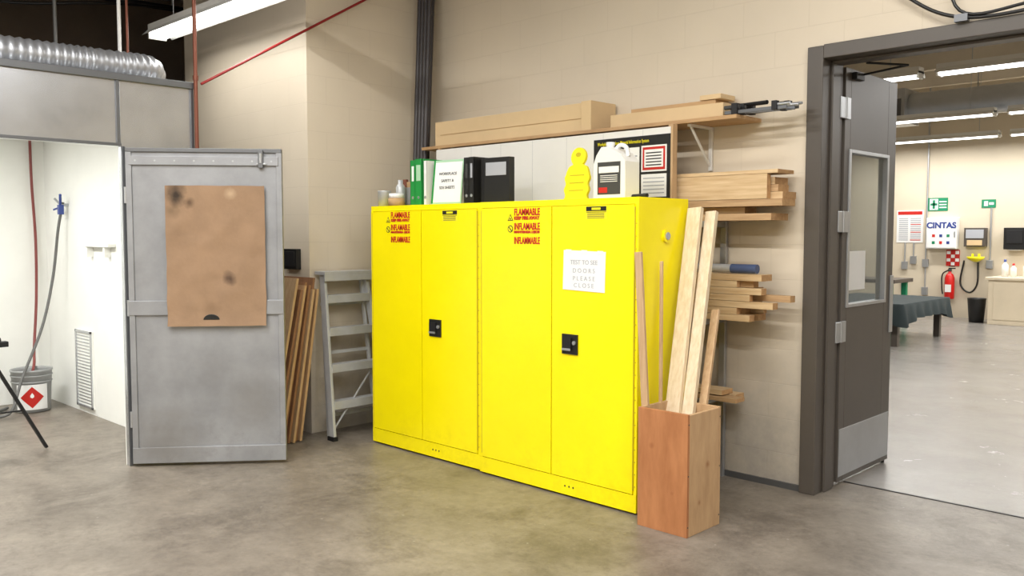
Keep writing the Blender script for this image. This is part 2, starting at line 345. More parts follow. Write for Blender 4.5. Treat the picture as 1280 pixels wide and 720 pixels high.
A=math.atan2(.728,.603)
TD=Matrix.Translation((-5.47,2.205,0))@Matrix.Rotation(A,4,'Z')
d=MB('spray_booth_door'); W=.94
d.box(.0,W,0,.03,.02,1.99,m_door)
d.box(0,.035,-.012,0,.02,1.99,m_door); d.box(W-.035,W,-.012,0,.02,1.99,m_door)
d.box(.02,W-.02,-.018,-.0,1.885,1.94,m_door); d.box(.0,W,-.016,0,.02,.12,m_door); d.box(.0,W,-.018,0,.955,1.045,m_door)
d.box(.0,W,-.014,0,1.965,1.99,m_metald)
d.box(.80,.83,-.035,-.012,1.87,1.98,m_metald); d.cyl((.815,-.03,1.9),(.815,-.03,1.96),.01,m_steel,10); d.box(.79,.85,-.03,-.018,1.89,1.90,m_steel)
for z in (.3,1.0,1.7): d.cyl((-.004,-.006,z-.05),(-.004,-.006,z+.05),.009,m_steel,10)
for i in range(8): d.cyl((.06+i*.117,-.019,1.912),(.06+i*.117,-.016,1.912),.006,m_steel,8)
d.prism([(.5+.05*math.cos(a*math.pi/10),.925+.035*math.sin(a*math.pi/10)) for a in range(11)],-.0335,-.029,m_blk)
door=d.build(.003,matrix=TD)
p=MB('kraft_paper_sheet'); nx,nz=24,34; vs=[];fs=[]
for j in range(nz+1):
    for i in range(nx+1):
        s=.235+.60*i/nx; z=.885+.875*j/nz
        y=-.028+.007*mnoise.noise(Vector((s*7,z*7,1)))+.005*mnoise.noise(Vector((s*18,z*14,4)))
        if j<3: y-=.004*(3-j)
        vs.append((s+.004*mnoise.noise(Vector((z*9,0,2+i))),y,z+.003*mnoise.noise(Vector((s*12,j*.1,7)))))
for j in range(nz):
    for i in range(nx): a=j*(nx+1)+i; fs.append((a,a+1,a+nx+2,a+nx+1))
NOFLIP.add('kraft_paper_sheet')
p.add(vs,fs,m_kraft,smooth=True)
p.build(parent=door,matrix=TD)

w=MB('solvent_bucket'); bc=(-7.83,2.34,0)
w.lathe(bc,[(0,.002),(.13,.002),(.135,.01),(.152,.33),(.158,.335),(.158,.35),(.148,.35),(.145,.33),(.13,.02),(0,.02)],m_bucket)
for z in (.30,.25): w.lathe(bc,[(.1385+z*.05,z-.006),(.1425+z*.05,z),(.1385+z*.05,z+.006)],m_bucket)
def patch(mb,c,r,a0,h,poly,mat):
    vs=[];
    for (s,z) in poly:
        a=a0+s/r; vs.append((c[0]+r*math.cos(a),c[1]+r*math.sin(a),c[2]+z))
    mb.add(vs,[tuple(range(len(vs)))],mat)
ca=math.atan2(-bc[1],-bc[0])
for i in range(8):
    s0=-.12+i*.03; patch(w,bc,.154,ca,0,[(s0,.03),(s0+.03,.03),(s0+.03,.235),(s0,.235)],m_white)
for i in range(8):
    s0=-.088+i*.022; s1=s0+.022; h0=.088-abs(s0); h1=.088-abs(s1)
    patch(w,bc,.1555,ca,0,[(s0,.132-h0),(s1,.132-h1),(s1,.132+h1),(s0,.132+h0)],m_red)
for i in range(2):
    s0=-.014+i*.014; s1=s0+.014; h0=.03*(1-abs(s0)/.02); h1=.03*(1-abs(s1)/.02)
    patch(w,bc,.157,ca,0,[(s0,.14-h0*.5),(s1,.14-h1*.5),(s1,.14+h1),(s0,.14+h0)],m_white)
w.build()
w=MB('spray_hose')
w.tube(crom([(-7.69,2.58,1.72),(-7.70,2.54,1.5),(-7.74,2.50,1.1),(-7.72,2.40,.7),(-7.66,2.22,.3),(-7.60,2.12,.06),(-7.66,2.02,.016),(-7.85,2.08,.016),(-8.0,2.2,.016)],8),.012,m_hose,8)
w.tube(crom([(-8.20,2.50,2.38),(-8.19,2.50,1.9),(-8.2,2.52,1.4),(-8.17,2.50,.9),(-8.1,2.45,.5),(-7.95,2.40,.38),(-7.87,2.36,.30),(-7.85,2.35,.2)],8),.012,m_hoser,8)
w.tube([(-7.69,2.62,1.70),(-7.69,2.56,1.70)],.012,m_steel,8)
w.box(-7.71,-7.67,2.54,2.58,1.62,1.70,m_blue); w.cyl((-7.69,2.56,1.7),(-7.63,2.54,1.78),.011,m_blue,8); w.cyl((-7.69,2.56,1.7),(-7.76,2.54,1.75),.010,m_steel,8); w.cyl((-7.69,2.56,1.68),(-7.76,2.53,1.66),.008,m_blue,8)
w.build(.002)

w=MB('tripod_stand'); c=Vector((-6.28,1.62,.73))
for a in (-.35,1.75,3.85): 
    w.beam(c-Vector((0,0,.03)),(c.x+.36*math.cos(a),c.y+.36*math.sin(a),.012),.028,.018,m_blk2)
    w.beam((c.x,c.y,.30),(c.x+.22*math.cos(a),c.y+.22*math.sin(a),.29),.014,.01,m_blk2)
w.cyl((c.x,c.y,.25),(c.x,c.y,.74),.018,m_blk2); w.box(c.x-.03,c.x+.03,c.y-.17,c.y+.12,.73,.765,m_blk2); w.cyl((c.x,c.y-.17,.77),(c.x,c.y+.08,.77),.02,m_blk)
w.build(.003)

w=MB('copper_pipe'); w.cyl((-5.465,2.665,0),(-5.465,2.665,H),.013,m_copper,12)
for z in (1.0,2.47,3.4): w.cyl((-5.465,2.665,z-.015),(-5.465,2.665,z+.015),.018,m_copper,12)
w.build()
w=MB('red_pipe'); w.tube([(-5.43,2.685,2.43),(-5.405,4.1,3.28),(-5.405,4.25,3.37),(-5.405,4.28,H)],.009,m_redp,10); w.build()
w=MB('hanger_rods')
w.cyl((-6.0,2.40,2.44),(-6.0,2.40,H),.012,m_white,10); w.cyl((-6.02,2.46,2.44),(-6.02,2.46,H),.009,m_copper,10); w.box(-6.05,-5.97,2.36,2.48,2.431,2.445,m_steel)
w.cyl((-6.6,2.2,2.431),(-6.6,2.2,H),.012,m_hose,10)
w.build()
w=MB('sprinkler_pipe'); w.tube([(-9.78,0.5,3.75),(-9.0,.9,3.72),(-8.6,4.6,3.72)],.03,m_blk2,12); 
w.tube(crom([(-9.0,1.2,3.72),(-8.6,1.6,3.45),(-8.2,2.4,3.40),(-8.0,3.2,3.5),(-8.3,4.62,3.7)],8),.012,m_blk,8)
for yy in (1.2,2.6,4.0): w.cyl((-8.98+.11*(yy-1.2),yy,3.72),(-8.98+.11*(yy-1.2),yy,H),.008,m_steel,8)
w.build()

# ---------------------------------------------------------------- fluorescent fixtures
def fixture(x0,x1,y,z,power,name='fluorescent_light',ceil=H):
    w=MB(name)
    w.box(x0,x1,y-.07,y+.07,z+.03,z+.09,m_fix)
    for s in (-1,1):
        w.add([(x0,y+s*.07,z+.05),(x1,y+s*.07,z+.05),(x1,y+s*.12,z+.0),(x0,y+s*.12,z+.0)],[(0,1,2,3)],m_fix)
        w.cyl((x0+.02,y+s*.045,z+.005),(x1-.02,y+s*.045,z+.005),.018,m_tube,12)
    w.box(x0,x0+.02,y-.07,y+.07,z-.02,z+.05,m_fix); w.box(x1-.02,x1,y-.07,y+.07,z-.02,z+.05,m_fix)
    for xx in (x0+.3,x1-.3): w.cyl((xx,y,z+.09),(xx,y,ceil),.004,m_steel,6)
    o=w.build()
    l=bpy.data.lights.new('tube_light','AREA'); l.shape='RECTANGLE'; l.size=x1-x0; l.size_y=.16; l.energy=power; l.color=(1,.985,.96)
    lo=bpy.data.objects.new('tube_light',l); sc.collection.objects.link(lo); lo.location=((x0+x1)/2,y,z-.03); par(lo,o)
    return o
fixture(-6.85,-4.4,3.03,3.0,14)
for (x0,y,z,p) in ((-4.6,.7,3.85,125),(-1.9,.7,3.85,112),(-4.6,-1.6,3.6,92),(-1.9,-1.6,3.6,92),(.8,.7,3.75,80),(-1.9,2.7,3.9,70)):  # unseen fixtures added out of frame, placed for even light on walls and cabinets
    fixture(x0,x0+2.44,y,z,p)
for (xs,y) in (((-5.6,-3.0,-.4),8.99),((-5.9,-3.3,-.7),12.5),((-6.6,-4.0,-1.4),15.3)):
    for x0 in xs: fixture(x0,x0+2.44,y,3.0,62,ceil=H-.1)
fixture(-7.6,-5.9,1.2,2.30,62,'booth_light',ceil=2.388)

# ---------------------------------------------------------------- flammable cabinets
def cabinet(xa,xb,y0,y1,warn,lab,hand,holes=True):
    w=MB('flammable_storage_cabinet'); xm=(xa+xb)/2; zt=1.65
    w.box(xa,xb,y0+.03,y1,.012,zt,m_yel)
    w.box(xa,xb,y0+.004,y0+.03,.012,.105,m_yel)
    w.box(xa,xb,y0+.008,y0+.03,zt-.035,zt,m_yel)
    for (a,b) in ((xa+.022,xm-.0035),(xm+.0035,xb-.022)):
        w.box(a,b,y0,y0+.03,.110,zt-.038,m_yel)
    w.box(xa,xa+.02,y0+.006,y0+.03,.105,zt-.035,m_yel); w.box(xb-.02,xb,y0+.006,y0+.03,.105,zt-.035,m_yel)
    w.box(xm-.0035,xm+.0035,y0+.02,y0+.031,.11,zt-.038,m_ink)
    w.box(xa+.02,xb-.02,y0+.02,y0+.031,.104,.111,m_ink)
    for xx in (xa+.021,xb-.021):
        w.cyl((xx,y0+.004,.13),(xx,y0+.004,zt-.05),.005,m_yeld,8)
    for i in range(22): w.cyl((xb-.011,y0+.0045,.15+i*.065),(xb-.011,y0+.006,.15+i*.065),.0035,m_yeld,6)
    for xx in (xa+.06,xb-.06):
        for yy in (y0+.08,y1-.06): w.cyl((xx,yy,0),(xx,yy,.02),.02,m_blk2,12)
    for i in range(3): w.cyl((xm+.1+i*.03,y0+.0035,.06),(xm+.1+i*.03,y0+.005,.06),.006,m_blk,8)
    for yy in (y0+.25,):
        w.cyl((xb,yy,1.45),(xb+.012,yy,1.45),.035,m_yel,20); w.cyl((xb+.012,yy,1.45),(xb+.016,yy,1.45),.02,m_inkl,16)
    hx=xm+hand; hz=.858
    w.box(hx-.055,hx+.055,y0-.010,y0,hz-.055,hz+.055,m_blk); w.box(hx-.042,hx+.018,y0-.022,y0-.010,hz-.03,hz+.036,m_blk2)
    w.cyl((hx+.036,y0-.018,hz+.01),(hx+.036,y0-.010,hz+.01),.011,m_steel,14); w.box(hx-.042,hx+.018,y0-.026,y0-.022,hz-.034,hz-.022,m_steel)
    w.box(lab-.072,lab+.072,y0-.0012,y0+.001,1.54,1.61,m_yelp)
    w.box(lab-.068,lab+.068,y0-.002,y0-.001,1.582,1.606,m_blk); w.box(lab-.03,lab+.03,y0-.0028,y0-.002,1.588,1.60,m_yelp)
    w.box(lab-.068,lab+.068,y0-.002,y0-.001,1.575,1.578,m_blk)
    for i in range(4): w.box(lab-.06,lab+.055,y0-.002,y0-.001,1.545+i*.0075,1.548+i*.0075,m_ink)
    o=w.build(.004)
    ty=y0-.0015
    for (t,z,s) in (('FLAMMABLE',1.568,.054),('KEEP FIRE AWAY',1.543,.026),('INFLAMABLE',1.486,.054),('MANTENGA LEJOS',1.466,.018),('INFLAMMABLE',1.405,.054)):
        tx=text(t,(warn,ty,z),s,m_red,o,sx=1,bold=.0014)
        bpy.context.view_layer.update(); wd=tx.dimensions.x
        if wd>0: tx.scale=(.20/wd,1.0,1)
    s=MB('pictogram')
    px=warn-.03
    def tri(cx,cz,r,y,m): s.prism([(cx+r*math.sin(a),cz+r*math.cos(a)) for a in (0,2*math.pi/3,4*math.pi/3)],y-.0008,y,m)
    tri(px,1.55,.026,y0-.0005,m_blk); tri(px,1.55,.018,y0-.0014,m_yelp); tri(px,1.548,.008,y0-.0022,m_blk)
    n=20
    s.prism([(px+.021*math.cos(2*math.pi*k/n),1.49+.021*math.sin(2*math.pi*k/n)) for k in range(n)],y0-.0013,y0-.0005,m_blk)
    s.prism([(px+.016*math.cos(2*math.pi*k/n),1.49+.016*math.sin(2*math.pi*k/n)) for k in range(n)],y0-.0021,y0-.0013,m_yelp)
    s.beam((px-.013,y0-.0025,1.503),(px+.013,y0-.0025,1.477),.002,.005,m_blk)
    s.build(parent=o)
    return o
Y0,Y1=3.62,4.08
cabL=cabinet(-4.915,-3.825,3.64,4.09,-4.685,-4.09,.14)
cabR=cabinet(-3.805,-2.635,Y0,Y1,-3.51,-2.905,.14)
Tn=Matrix.Translation((-2.985,Y0-.004,1.262))@Matrix.Rotation(math.radians(1.5),4,'Y')
w=MB('paper_notice'); w.box(-.145,.145,-.001,.0015,-.108,.108,m_white)
for k in (-.11,0,.11): w.box(k-.02,k+.02,-.0016,-.001,.09,.112,m_jug)
pn=w.build(matrix=Tn)
for t,z in (('TEST TO SEE',.045),('D O O R S',.0),('P L E A S E',-.042),('C L O S E',-.08)):
    text(t,(-2.985,Y0-.0055,1.262+z-.01),.034,m_inkl,pn,al='CENTER')

# ---------------------------------------------------------------- shelf, rack, lumber
w=MB('wall_shelf')
w.box(-5.2,-2.5,4.34,4.62,2.10,2.122,m_ply)
for xx in (-2.83,-3.9,-4.9):
    w.box(xx-.012,xx+.012,4.612,4.629,1.84,2.1,m_fix); w.box(xx-.012,xx+.012,4.38,4.612,2.085,2.1,m_fix); w.beam((xx,4.61,1.87),(xx,4.40,2.085),.012,.012,m_fix,up=(1,0,0))
w.build(.002)
w=MB('white_panel'); w.box(-4.98,-2.895,4.30,4.318,1.0,2.085,m_board); w.box(-2.895,-2.88,4.29,4.335,1.0,2.098,m_pinez2)
w.box(-4.98,-4.965,4.318,4.338,0,2.098,m_pinez2); w.box(-2.93,-2.895,4.318,4.338,0,2.098,m_pinez2)
for i in range(6): w.box(-4.6+i*.3,-4.598+i*.3,4.2995,4.301,1.0,2.08,m_inkl)
w.build(.001)
w=MB('hazard_information_poster')
px0,px1,pz0,pz1=-3.47,-2.90,1.66,2.045; yy=4.299
w.box(px0,px1,yy-.003,yy,pz0,pz1,m_blk)
w.box(-3.42,-3.25,yy-.005,yy-.003,1.70,1.97,m_white); w.box(-3.235,-3.12,yy-.005,yy-.003,1.68,1.98,m_white)
w.box(-3.105,-2.925,yy-.005,yy-.003,1.83,1.985,m_white); w.box(-3.105,-2.925,yy-.005,yy-.003,1.68,1.815,m_white)
w.box(-3.095,-2.935,yy-.006,yy-.005,1.84,1.975,m_red); w.box(-3.082,-2.948,yy-.007,yy-.006,1.855,1.96,m_white)
for i in range(5): w.box(-3.07,-2.96,yy-.008,yy-.007,1.865+i*.018,1.872+i*.018,m_ink)
for i in range(9): w.box(-3.225,-3.135,yy-.006,yy-.005,1.70+i*.028,1.708+i*.028,m_red if i%3==0 else m_inkl)
for i in range(5): w.box(-3.09,-2.94,yy-.006,yy-.005,1.70+i*.022,1.706+i*.022,m_inkl)
o=w.build()
text('Workplace Hazardous Material Information System',(px0+.03,yy-.004,2.005),.03,m_yelp,o,sx=.62)

w=MB('lumber_rack')
for xx in (-4.5,-3.6,-2.72):
    w.box(xx-.02,xx+.02,4.59,4.616,0,1.75,m_steel)
    for z in (.5,.97,1.535): w.box(xx-.015,xx+.015,4.37,4.59,z-.035,z,m_steel)
w.build(.002)
def lumber(name,items):
    w=MB(name)
    for (a,b,c,d,xe,xs,m) in items:
        w.box(xs,xe-.001,a,b,c,d,m); w.box(xe-.001,xe,a,b,c,d,m_end)
    return w.build(.003)
lumber('lumber_stack',[(4.375,4.57,1.536,1.574,-2.30,-4.7,m_pine2),(4.45,4.58,1.576,1.612,-2.5,-4.6,m_pine),(4.38,4.53,1.614,1.652,-2.24,-4.7,m_pine2),
 (4.38,4.42,1.654,1.79,-2.33,-4.6,m_pine),(4.425,4.58,1.654,1.692,-2.26,-4.8,m_pine),(4.43,4.55,1.694,1.732,-2.29,-4.5,m_pine2),(4.43,4.58,1.734,1.772,-2.31,-4.7,m_pine),(4.385,4.57,1.792,1.812,-2.27,-4.6,m_pine)])
it=[];z=.971
rr=random.Random(7)
for row in range(7):
    y=4.375
    while y<4.54:
        wd=rr.choice([.04,.06,.09]); 
        if y+wd>4.585: break
        it.append((y,y+wd-.003,z,z+.036,rr.choice([-2.48,-2.35,-2.42,-2.28,-2.55,-2.22]) if row in (2,3,4) else rr.choice([-2.5,-2.42,-2.6,-2.35]),-4.6+rr.random()*.3,rr.choice([m_pine,m_pine2,m_pine]))); y+=wd
    z+=.038
lumber('lumber_stack',it)
w=MB('blue_capped_pipe'); w.cyl((-4.5,4.42,z+.028),(-2.44,4.42,z+.028),.024,m_alu,16); w.cyl((-2.56,4.42,z+.028),(-2.40,4.42,z+.028),.026,M('blue_grey_cap',(70,85,120),.5),16); w.build()
lumber('lumber_stack',[(4.38,4.48,.501,.525,-2.5,-4.4,m_pine2),(4.49,4.58,.501,.53,-2.56,-4.4,m_pine),(4.40,4.52,.532,.56,-2.6,-4.4,m_pine)])

w=MB('long_cardboard_box')
w.box(-5.06,-3.55,4.36,4.60,2.123,2.30,m_card); w.box(-5.06,-3.55,4.477,4.483,2.30,2.302,m_card2); w.box(-5.0,-3.58,4.355,4.36,2.2,2.203,m_card2)
w.box(-3.62,-3.54,4.35,4.607,2.123,2.308,m_card)
w.build(.004)
w=MB('flat_cardboard_box'); w.box(-3.42,-2.62,4.40,4.60,2.123,2.205,m_card); w.box(-3.42,-2.62,4.44,4.443,2.205,2.207,m_card2); w.build(.003)
w=MB('scrap_board'); w.box(-3.3,-2.70,4.45,4.60,2.208,2.235,m_card2); w.box(-2.8,-2.66,4.44,4.60,2.236,2.265,m_card); w.build(.003)
w=MB('bar_clamps')
for i,(y,z,a) in enumerate(((4.37,2.135,.0),(4.45,2.14,.1),(4.53,2.15,-.1))):
    T=Matrix.Translation((-2.42,y,z))@Matrix.Rotation(a,4,'Z')
    w.box(-.17,.2,-.006,.006,-.008,.012,m_metald,T); w.box(.12,.15,-.018,.018,-.01,.04,m_blk2,T); w.box(-.12,-.085,-.02,.02,-.012,.05,m_blk2,T)
    w.cyl((.15,0,.02),(.22,0,.02),.009,m_steel,10,T=T); w.cyl((-.17,0,.03),(-.08,0,.03),.012,m_ink,10,T=T)
w.cyl((-2.58,4.5,2.19),(-2.36,4.42,2.18),.012,m_blk2,10)
w.build(.002)

w=MB('standing_pipe_bundle')
for i in range(7):
    a=.018*(i%4); b=.02*(i//4)
    w.cyl((-5.30+a*2.2-.02,4.28+b*2.2,0),(-5.395+a*2.0+.02,4.52+b*2.6,4.1-.05*i),.019,m_cond,12)
w.build()

# ---------------------------------------------------------------- items on cabinets
def binder(x0,x1,y0,y1,z0,z1,spine,cover=None,label=None):
    w=MB('ring_binder'); c=cover or spine
    w.box(x0,x0+.004,y0,y1,z0,z1,c); w.box(x1-.004,x1,y0,y1,z0,z1,c); w.box(x0,x1,y0,y0+.004,z0,z1,spine)
    w.box(x0+.008,x1-.008,y0+.012,y1-.008,z0+.008,z1-.012,m_white)
    if label: w.box(x0+.016,x1-.016,y0-.001,y0,z0+.16,z1-.04,label)
    w.cyl(((x0+x1)/2,y0-.002,z0+.05),((x0+x1)/2,y0+.001,z0+.05),.01,m_steel,12)
    return w.build(.0015)
z=1.652
binder(-4.60,-4.545,3.74,4.0,z,z+.30,m_green,label=m_white); binder(-4.54,-4.465,3.73,4.0,z,z+.305,m_green,label=m_greenl); binder(-4.46,-4.43,3.74,4.0,z,z+.29,m_white)
w=MB('safety_binder'); T=Matrix.Translation((-4.26,3.76,z))@Matrix.Rotation(math.radians(6),4,'Z')@Matrix.Rotation(math.radians(-7),4,'X')
w.box(-.125,.125,0,.05,0.006,.285,m_white,T); w.box(-.13,.13,-.006,0,0.002,.29,m_greenl,T); w.box(-.112,.122,-.008,-.006,.012,.275,m_white,T); w.box(-.13,-.115,-.007,.05,0.006,.29,m_green,T)
o=w.build(.002)
for i,t in enumerate(('WORKPLACE','SAFETY &','SDS SHEETS')):
    tx=text(t,(0,0,0),.026,m_ink,o,al='CENTER'); tx.parent=None
    tx.matrix_world=T@Matrix.Translation((.003,-.0095,.19-i*.045))@Matrix.Rotation(math.radians(90),4,'X'); par(tx,o)
binder(-4.09,-4.04,3.76,4.02,z,z+.29,m_blk,label=m_ink); binder(-4.035,-3.985,3.75,4.02,z,z+.29,m_blk,label=m_inkl)
w=MB('black_folio'); T=Matrix.Translation((-3.85,3.80,z))@Matrix.Rotation(math.radians(5),4,'Z')
w.box(-.115,.115,0,.05,0,.28,m_blk,T); w.box(-.075,.09,-.002,0,.17,.25,m_inkl,T); w.box(-.1,-.09,-.003,.05,0,.283,m_blk2,T); w.build(.003)

w=MB('paint_cup'); w.lathe((-4.86,3.72,z),[(0,0),(.04,0),(.045,.1),(.047,.105),(.042,.105),(.038,.01),(0,.01)],m_alu); w.build()
w=MB('tape_roll'); w.lathe((-4.70,3.70,z),[(.025,0),(.055,0),(.055,.05),(.025,.05),(.025,0)],m_card2); w.lathe((-4.70,3.70,z+.051),[(.025,0),(.05,0),(.05,.03),(.025,.03),(.025,0)],m_white); w.build()
w=MB('spray_can'); w.lathe((-4.78,3.80,z),[(0,0),(.033,0),(.033,.13),(.022,.15),(.018,.152),(.018,.18),(0,.18)],m_alu); w.build()
w=MB('parts_bin'); 
w.box(-4.88,-4.64,3.84,3.98,z,z+.005,m_bucket)
for a in ((-4.88,-4.875,3.84,3.98),(-4.645,-4.64,3.84,3.98),(-4.88,-4.64,3.84,3.845),(-4.88,-4.64,3.975,3.98)): w.box(*a,z,z+.13,m_bucket)
w.box(-4.80,-4.70,3.87,3.95,z+.01,z+.17,m_card2); w.cyl((-4.84,3.9,z+.01),(-4.85,3.9,z+.19),.02,m_copper,12); w.build(.002)

w=MB('yellow_caution_sign')
pts=[]
for k in range(0,25):
    t=k/24; z_=.205*t; hw=.095-.012*math.sin(t*math.pi*3)**2-(.03*max(0,t-.85)/.15); pts.append((hw,z_))
for k in range(0,17):
    a=-.9+k/16*(math.pi+1.8); pts.append((.056*math.cos(a),.262+.056*math.sin(a)))
for k in range(24,-1,-1):
    t=k/24; z_=.205*t; hw=.095-.012*math.sin(t*math.pi*3)**2-(.03*max(0,t-.85)/.15); pts.append((-hw,z_))
T=Matrix.Translation((-3.33,3.95,1.654))@Matrix.Rotation(math.radians(-6),4,'X')
w.prism(pts,0,.02,m_yelp,T); w.prism([(.02*math.cos(k*.5),.275+.014*math.sin(k*.5)) for k in range(12)],-.001,.001,m_yeld,T)
for k in range(3): w.box(-.055,.055,-.001,.001,.06+k*.045,.066+k*.045,m_yeld,T)
w.build(.003)
w=MB('solvent_jug')
jx0,jx1,jy0,jy1=-3.12,-2.90,3.86,3.99
cx=(jx0+jx1)/2
w.prism([(jx0,1.652),(jx1,1.652),(jx1+.003,1.70),(jx1,1.86),(jx1-.03,1.90),(jx1-.10,1.935),(cx-.02,1.945),(cx-.055,1.945),(jx0+.02,1.90),(jx0,1.85)],jy0,jy1,m_jug)
w.cyl((cx-.04,3.925,1.94),(cx-.04,3.925,1.965),.022,m_jug,18); w.cyl((cx-.04,3.925,1.955),(cx-.04,3.925,1.975),.025,m_white,18)
w.tube(crom([(cx+.0,3.925,1.935),(cx+.03,3.925,1.955),(cx+.07,3.925,1.94),(cx+.085,3.925,1.89)],6),.012,m_jug,10)
w.box(jx0+.03,jx1-.03,jy0-.0015,jy0,1.68,1.86,m_ink); w.box(jx0+.04,jx1-.04,jy0-.003,jy0-.0015,1.80,1.835,m_white); w.box(jx0+.04,jx1-.12,jy0-.003,jy0-.0015,1.69,1.72,m_red)
for i in range(4): w.box(jx0+.05,jx1-.05,jy0-.003,jy0-.0015,1.75+i*.011,1.754+i*.011,m_white)
w.build(.012,seg=3)
w=MB('marker_pen'); w.cyl((-2.80,3.80,1.662),(-2.68,3.76,1.662),.011,m_blk,10); w.build()

# ---------------------------------------------------------------- offcut box and planks
w=MB('plywood_offcut_bin'); a,b,c,d=-2.55,-2.26,3.52,3.82; t=.018
w.box(a,b,c,c+t,0,.60,m_plyo); w.box(a,b,d-t,d,0,.60,m_plyl); w.box(a,a+t,c+t,d-t,0,.60,m_plyl); w.box(b-t,b,c+t,d-t,0,.595,m_plyl); w.box(a+t,b-t,c+t,d-t,.0,.018,m_plyl)
for z in (.05,.3,.55):
    for yy in (c+.009,d-.009): w.cyl((b,yy,z),(b+.001,yy,z),.004,m_ink,8)
bin_=w.build(.002)
def plank(name,p0,p1,wd,th,mat,up):
    w=MB(name); w.beam(p0,p1,wd,th,mat,up); return w.build(.003)
plank('leaning_plank',(-2.46,3.60,.03),(-2.575,4.06,1.60),.085,.03,m_pinez,(0,1,0))
plank('leaning_plank',(-2.38,3.61,.03),(-2.505,4.11,1.58),.065,.03,m_pinez,(0,1,0))
plank('leaning_plank',(-2.32,3.62,.03),(-2.43,4.04,1.06),.045,.02,m_pinez2,(0,1,0))
plank('leaning_stick',(-2.505,3.57,.03),(-2.615,3.60,1.37),.04,.018,m_pinez2,(0,1,0))
plank('leaning_stick',(-2.51,3.66,.03),(-2.585,3.76,1.32),.018,.012,m_pinez2,(0,1,0))

# ---------------------------------------------------------------- ladder
w=MB('stepladder')
bl=Vector((-5.15,3.47,.0)); tl=Vector((-5.37,3.55,1.17)); br_=Vector((-5.15,3.99,.0)); tr=Vector((-5.37,3.91,1.17))
w.beam(bl,tl,.022,.06,m_alu,(1,0,0)); w.beam(br_,tr,.022,.06,m_alu,(1,0,0))
for p in (bl,br_): w.box(p.x-.04,p.x+.035,p.y-.02,p.y+.02,0,.03,m_blk2)
for t in (.22,.44,.66,.86):
    a=bl.lerp(tl,t); b=br_.lerp(tr,t)
    w.box(a.x-.05,a.x+.035,a.y+.008,b.y-.008,a.z-.012,a.z+.012,m_alu); w.box(a.x+.025,a.x+.038,a.y+.008,b.y-.008,a.z-.045,a.z+.014,m_alu)
w.box(-5.43,-5.30,3.52,3.94,1.165,1.19,m_alu); w.box(-5.315,-5.30,3.52,3.94,1.12,1.165,m_alu)
w.beam((-5.27,3.52,.0),(-5.40,3.56,1.15),.018,.03,m_alu,(1,0,0)); w.beam((-5.27,3.94,.0),(-5.40,3.90,1.15),.018,.03,m_alu,(1,0,0))
for z in (.15,.6,.95): 
    xx=-5.27-.13*z/1.15; w.box(xx-.006,xx+.006,3.53,3.93,z-.012,z+.012,m_alu)
w.beam((-5.16,3.49,.08),(-5.26,3.93,.5),.01,.012,m_alu,(1,0,0))
w.build(.002)

# ---------------------------------------------------------------- leaning sheet goods
m_plyr=M('plywood_red_tan',(150,110,78),.6,rgb2=(128,90,62),vs=3,st=(7,7,1.6))
mats=[m_pinez2,m_plyr,m_plyl,m_plyr,m_plyr,m_pinez2,m_plyr,m_plyl]
for i in range(8):
    y=3.07+i*.032; top=3.30+i*.022; zt=1.10+(.05 if i%3==0 else 0)-.03*(i%2)
    w=MB('leaning_plywood_sheet'); xe=-5.30+.015*(i%3)
    T=Matrix.Translation((0,y,0))@Matrix.Rotation(-math.atan2(top-y,zt),4,'X')
    L_=math.hypot(top-y,zt)
    w.box(xe-.55,xe,-.009,.009,.006,L_,mats[i],T); w.build(.001)
w=MB('black_wall_box'); w.box(-5.74,-5.56,3.45,3.49,1.20,1.35,m_blk); w.box(-5.72,-5.58,3.445,3.45,1.22,1.33,m_blk2); w.build(.004)

w=MB('black_cable')
w.tube(crom([(-2.0,4.60,3.4),(-1.85,4.59,2.85),(-1.65,4.585,2.62),(-1.42,4.585,2.505),(-1.1,4.585,2.50),(-.8,4.585,2.56),(-.4,4.59,2.75),(-.3,4.6,3.2)],8),.009,m_blk,8)
w.tube(crom([(-1.55,4.60,3.4),(-1.50,4.585,2.9),(-1.44,4.58,2.54),(-1.1,4.58,2.53),(-.6,4.59,2.58),(-.1,4.6,2.8)],8),.008,m_blk,8)
w.box(-1.46,-1.40,4.565,4.60,2.485,2.52,m_metald)
w.build()

# ---------------------------------------------------------------- adjoining room contents
YW=16.25
w=MB('covered_work_table'); tx0,tx1,ty0,ty1,tz=-5.5,-4.16,11.4,13.2,.56
NOFLIP.add('covered_work_table')
def ring(off,z,wob):
    out=[]; cnt=30
    cor=[(tx0,ty0),(tx1,ty0),(tx1,ty1),(tx0,ty1)]
    for s in range(4):
        a=Vector(cor[s]); b=Vector(cor[(s+1)%4]); nrm=Vector(((b-a).y,-(b-a).x)).normalized()
        for k in range(cnt):
            t=k/cnt; p=a.lerp(b,t)+nrm*(off+wob*math.sin(k*1.3+s))
            zz=z-(.10*(1-min(t,1-t)*4) if (wob and min(t,1-t)<.25) else 0)
            out.append((p.x,p.y,zz))
    return out
r0=ring(0,tz,0); r1=ring(.02,tz-.03,.0); r2=ring(.05,tz-.20,.025)
n=len(r0)
w.add(r0,[tuple(range(n))],m_cloth)
w.add(r0+r1+r2,[(i,(i+1)%n,n+(i+1)%n,n+i) for i in range(n)]+[(n+i,n+(i+1)%n,2*n+(i+1)%n,2*n+i) for i in range(n)],m_cloth,smooth=True)
for xx in (tx0+.12,tx1-.12):
    for yy in (ty0+.12,ty1-.12): w.box(xx-.04,xx+.04,yy-.04,yy+.04,0,tz-.02,m_brownf)
w.box(tx0+.1,tx1-.1,ty0+.10,ty0+.14,.18,.24,m_brownf)
w.build()
w=MB('green_work_bench'); w.box(-6.6,-5.2,13.9,14.7,.68,.74,m_brownf)
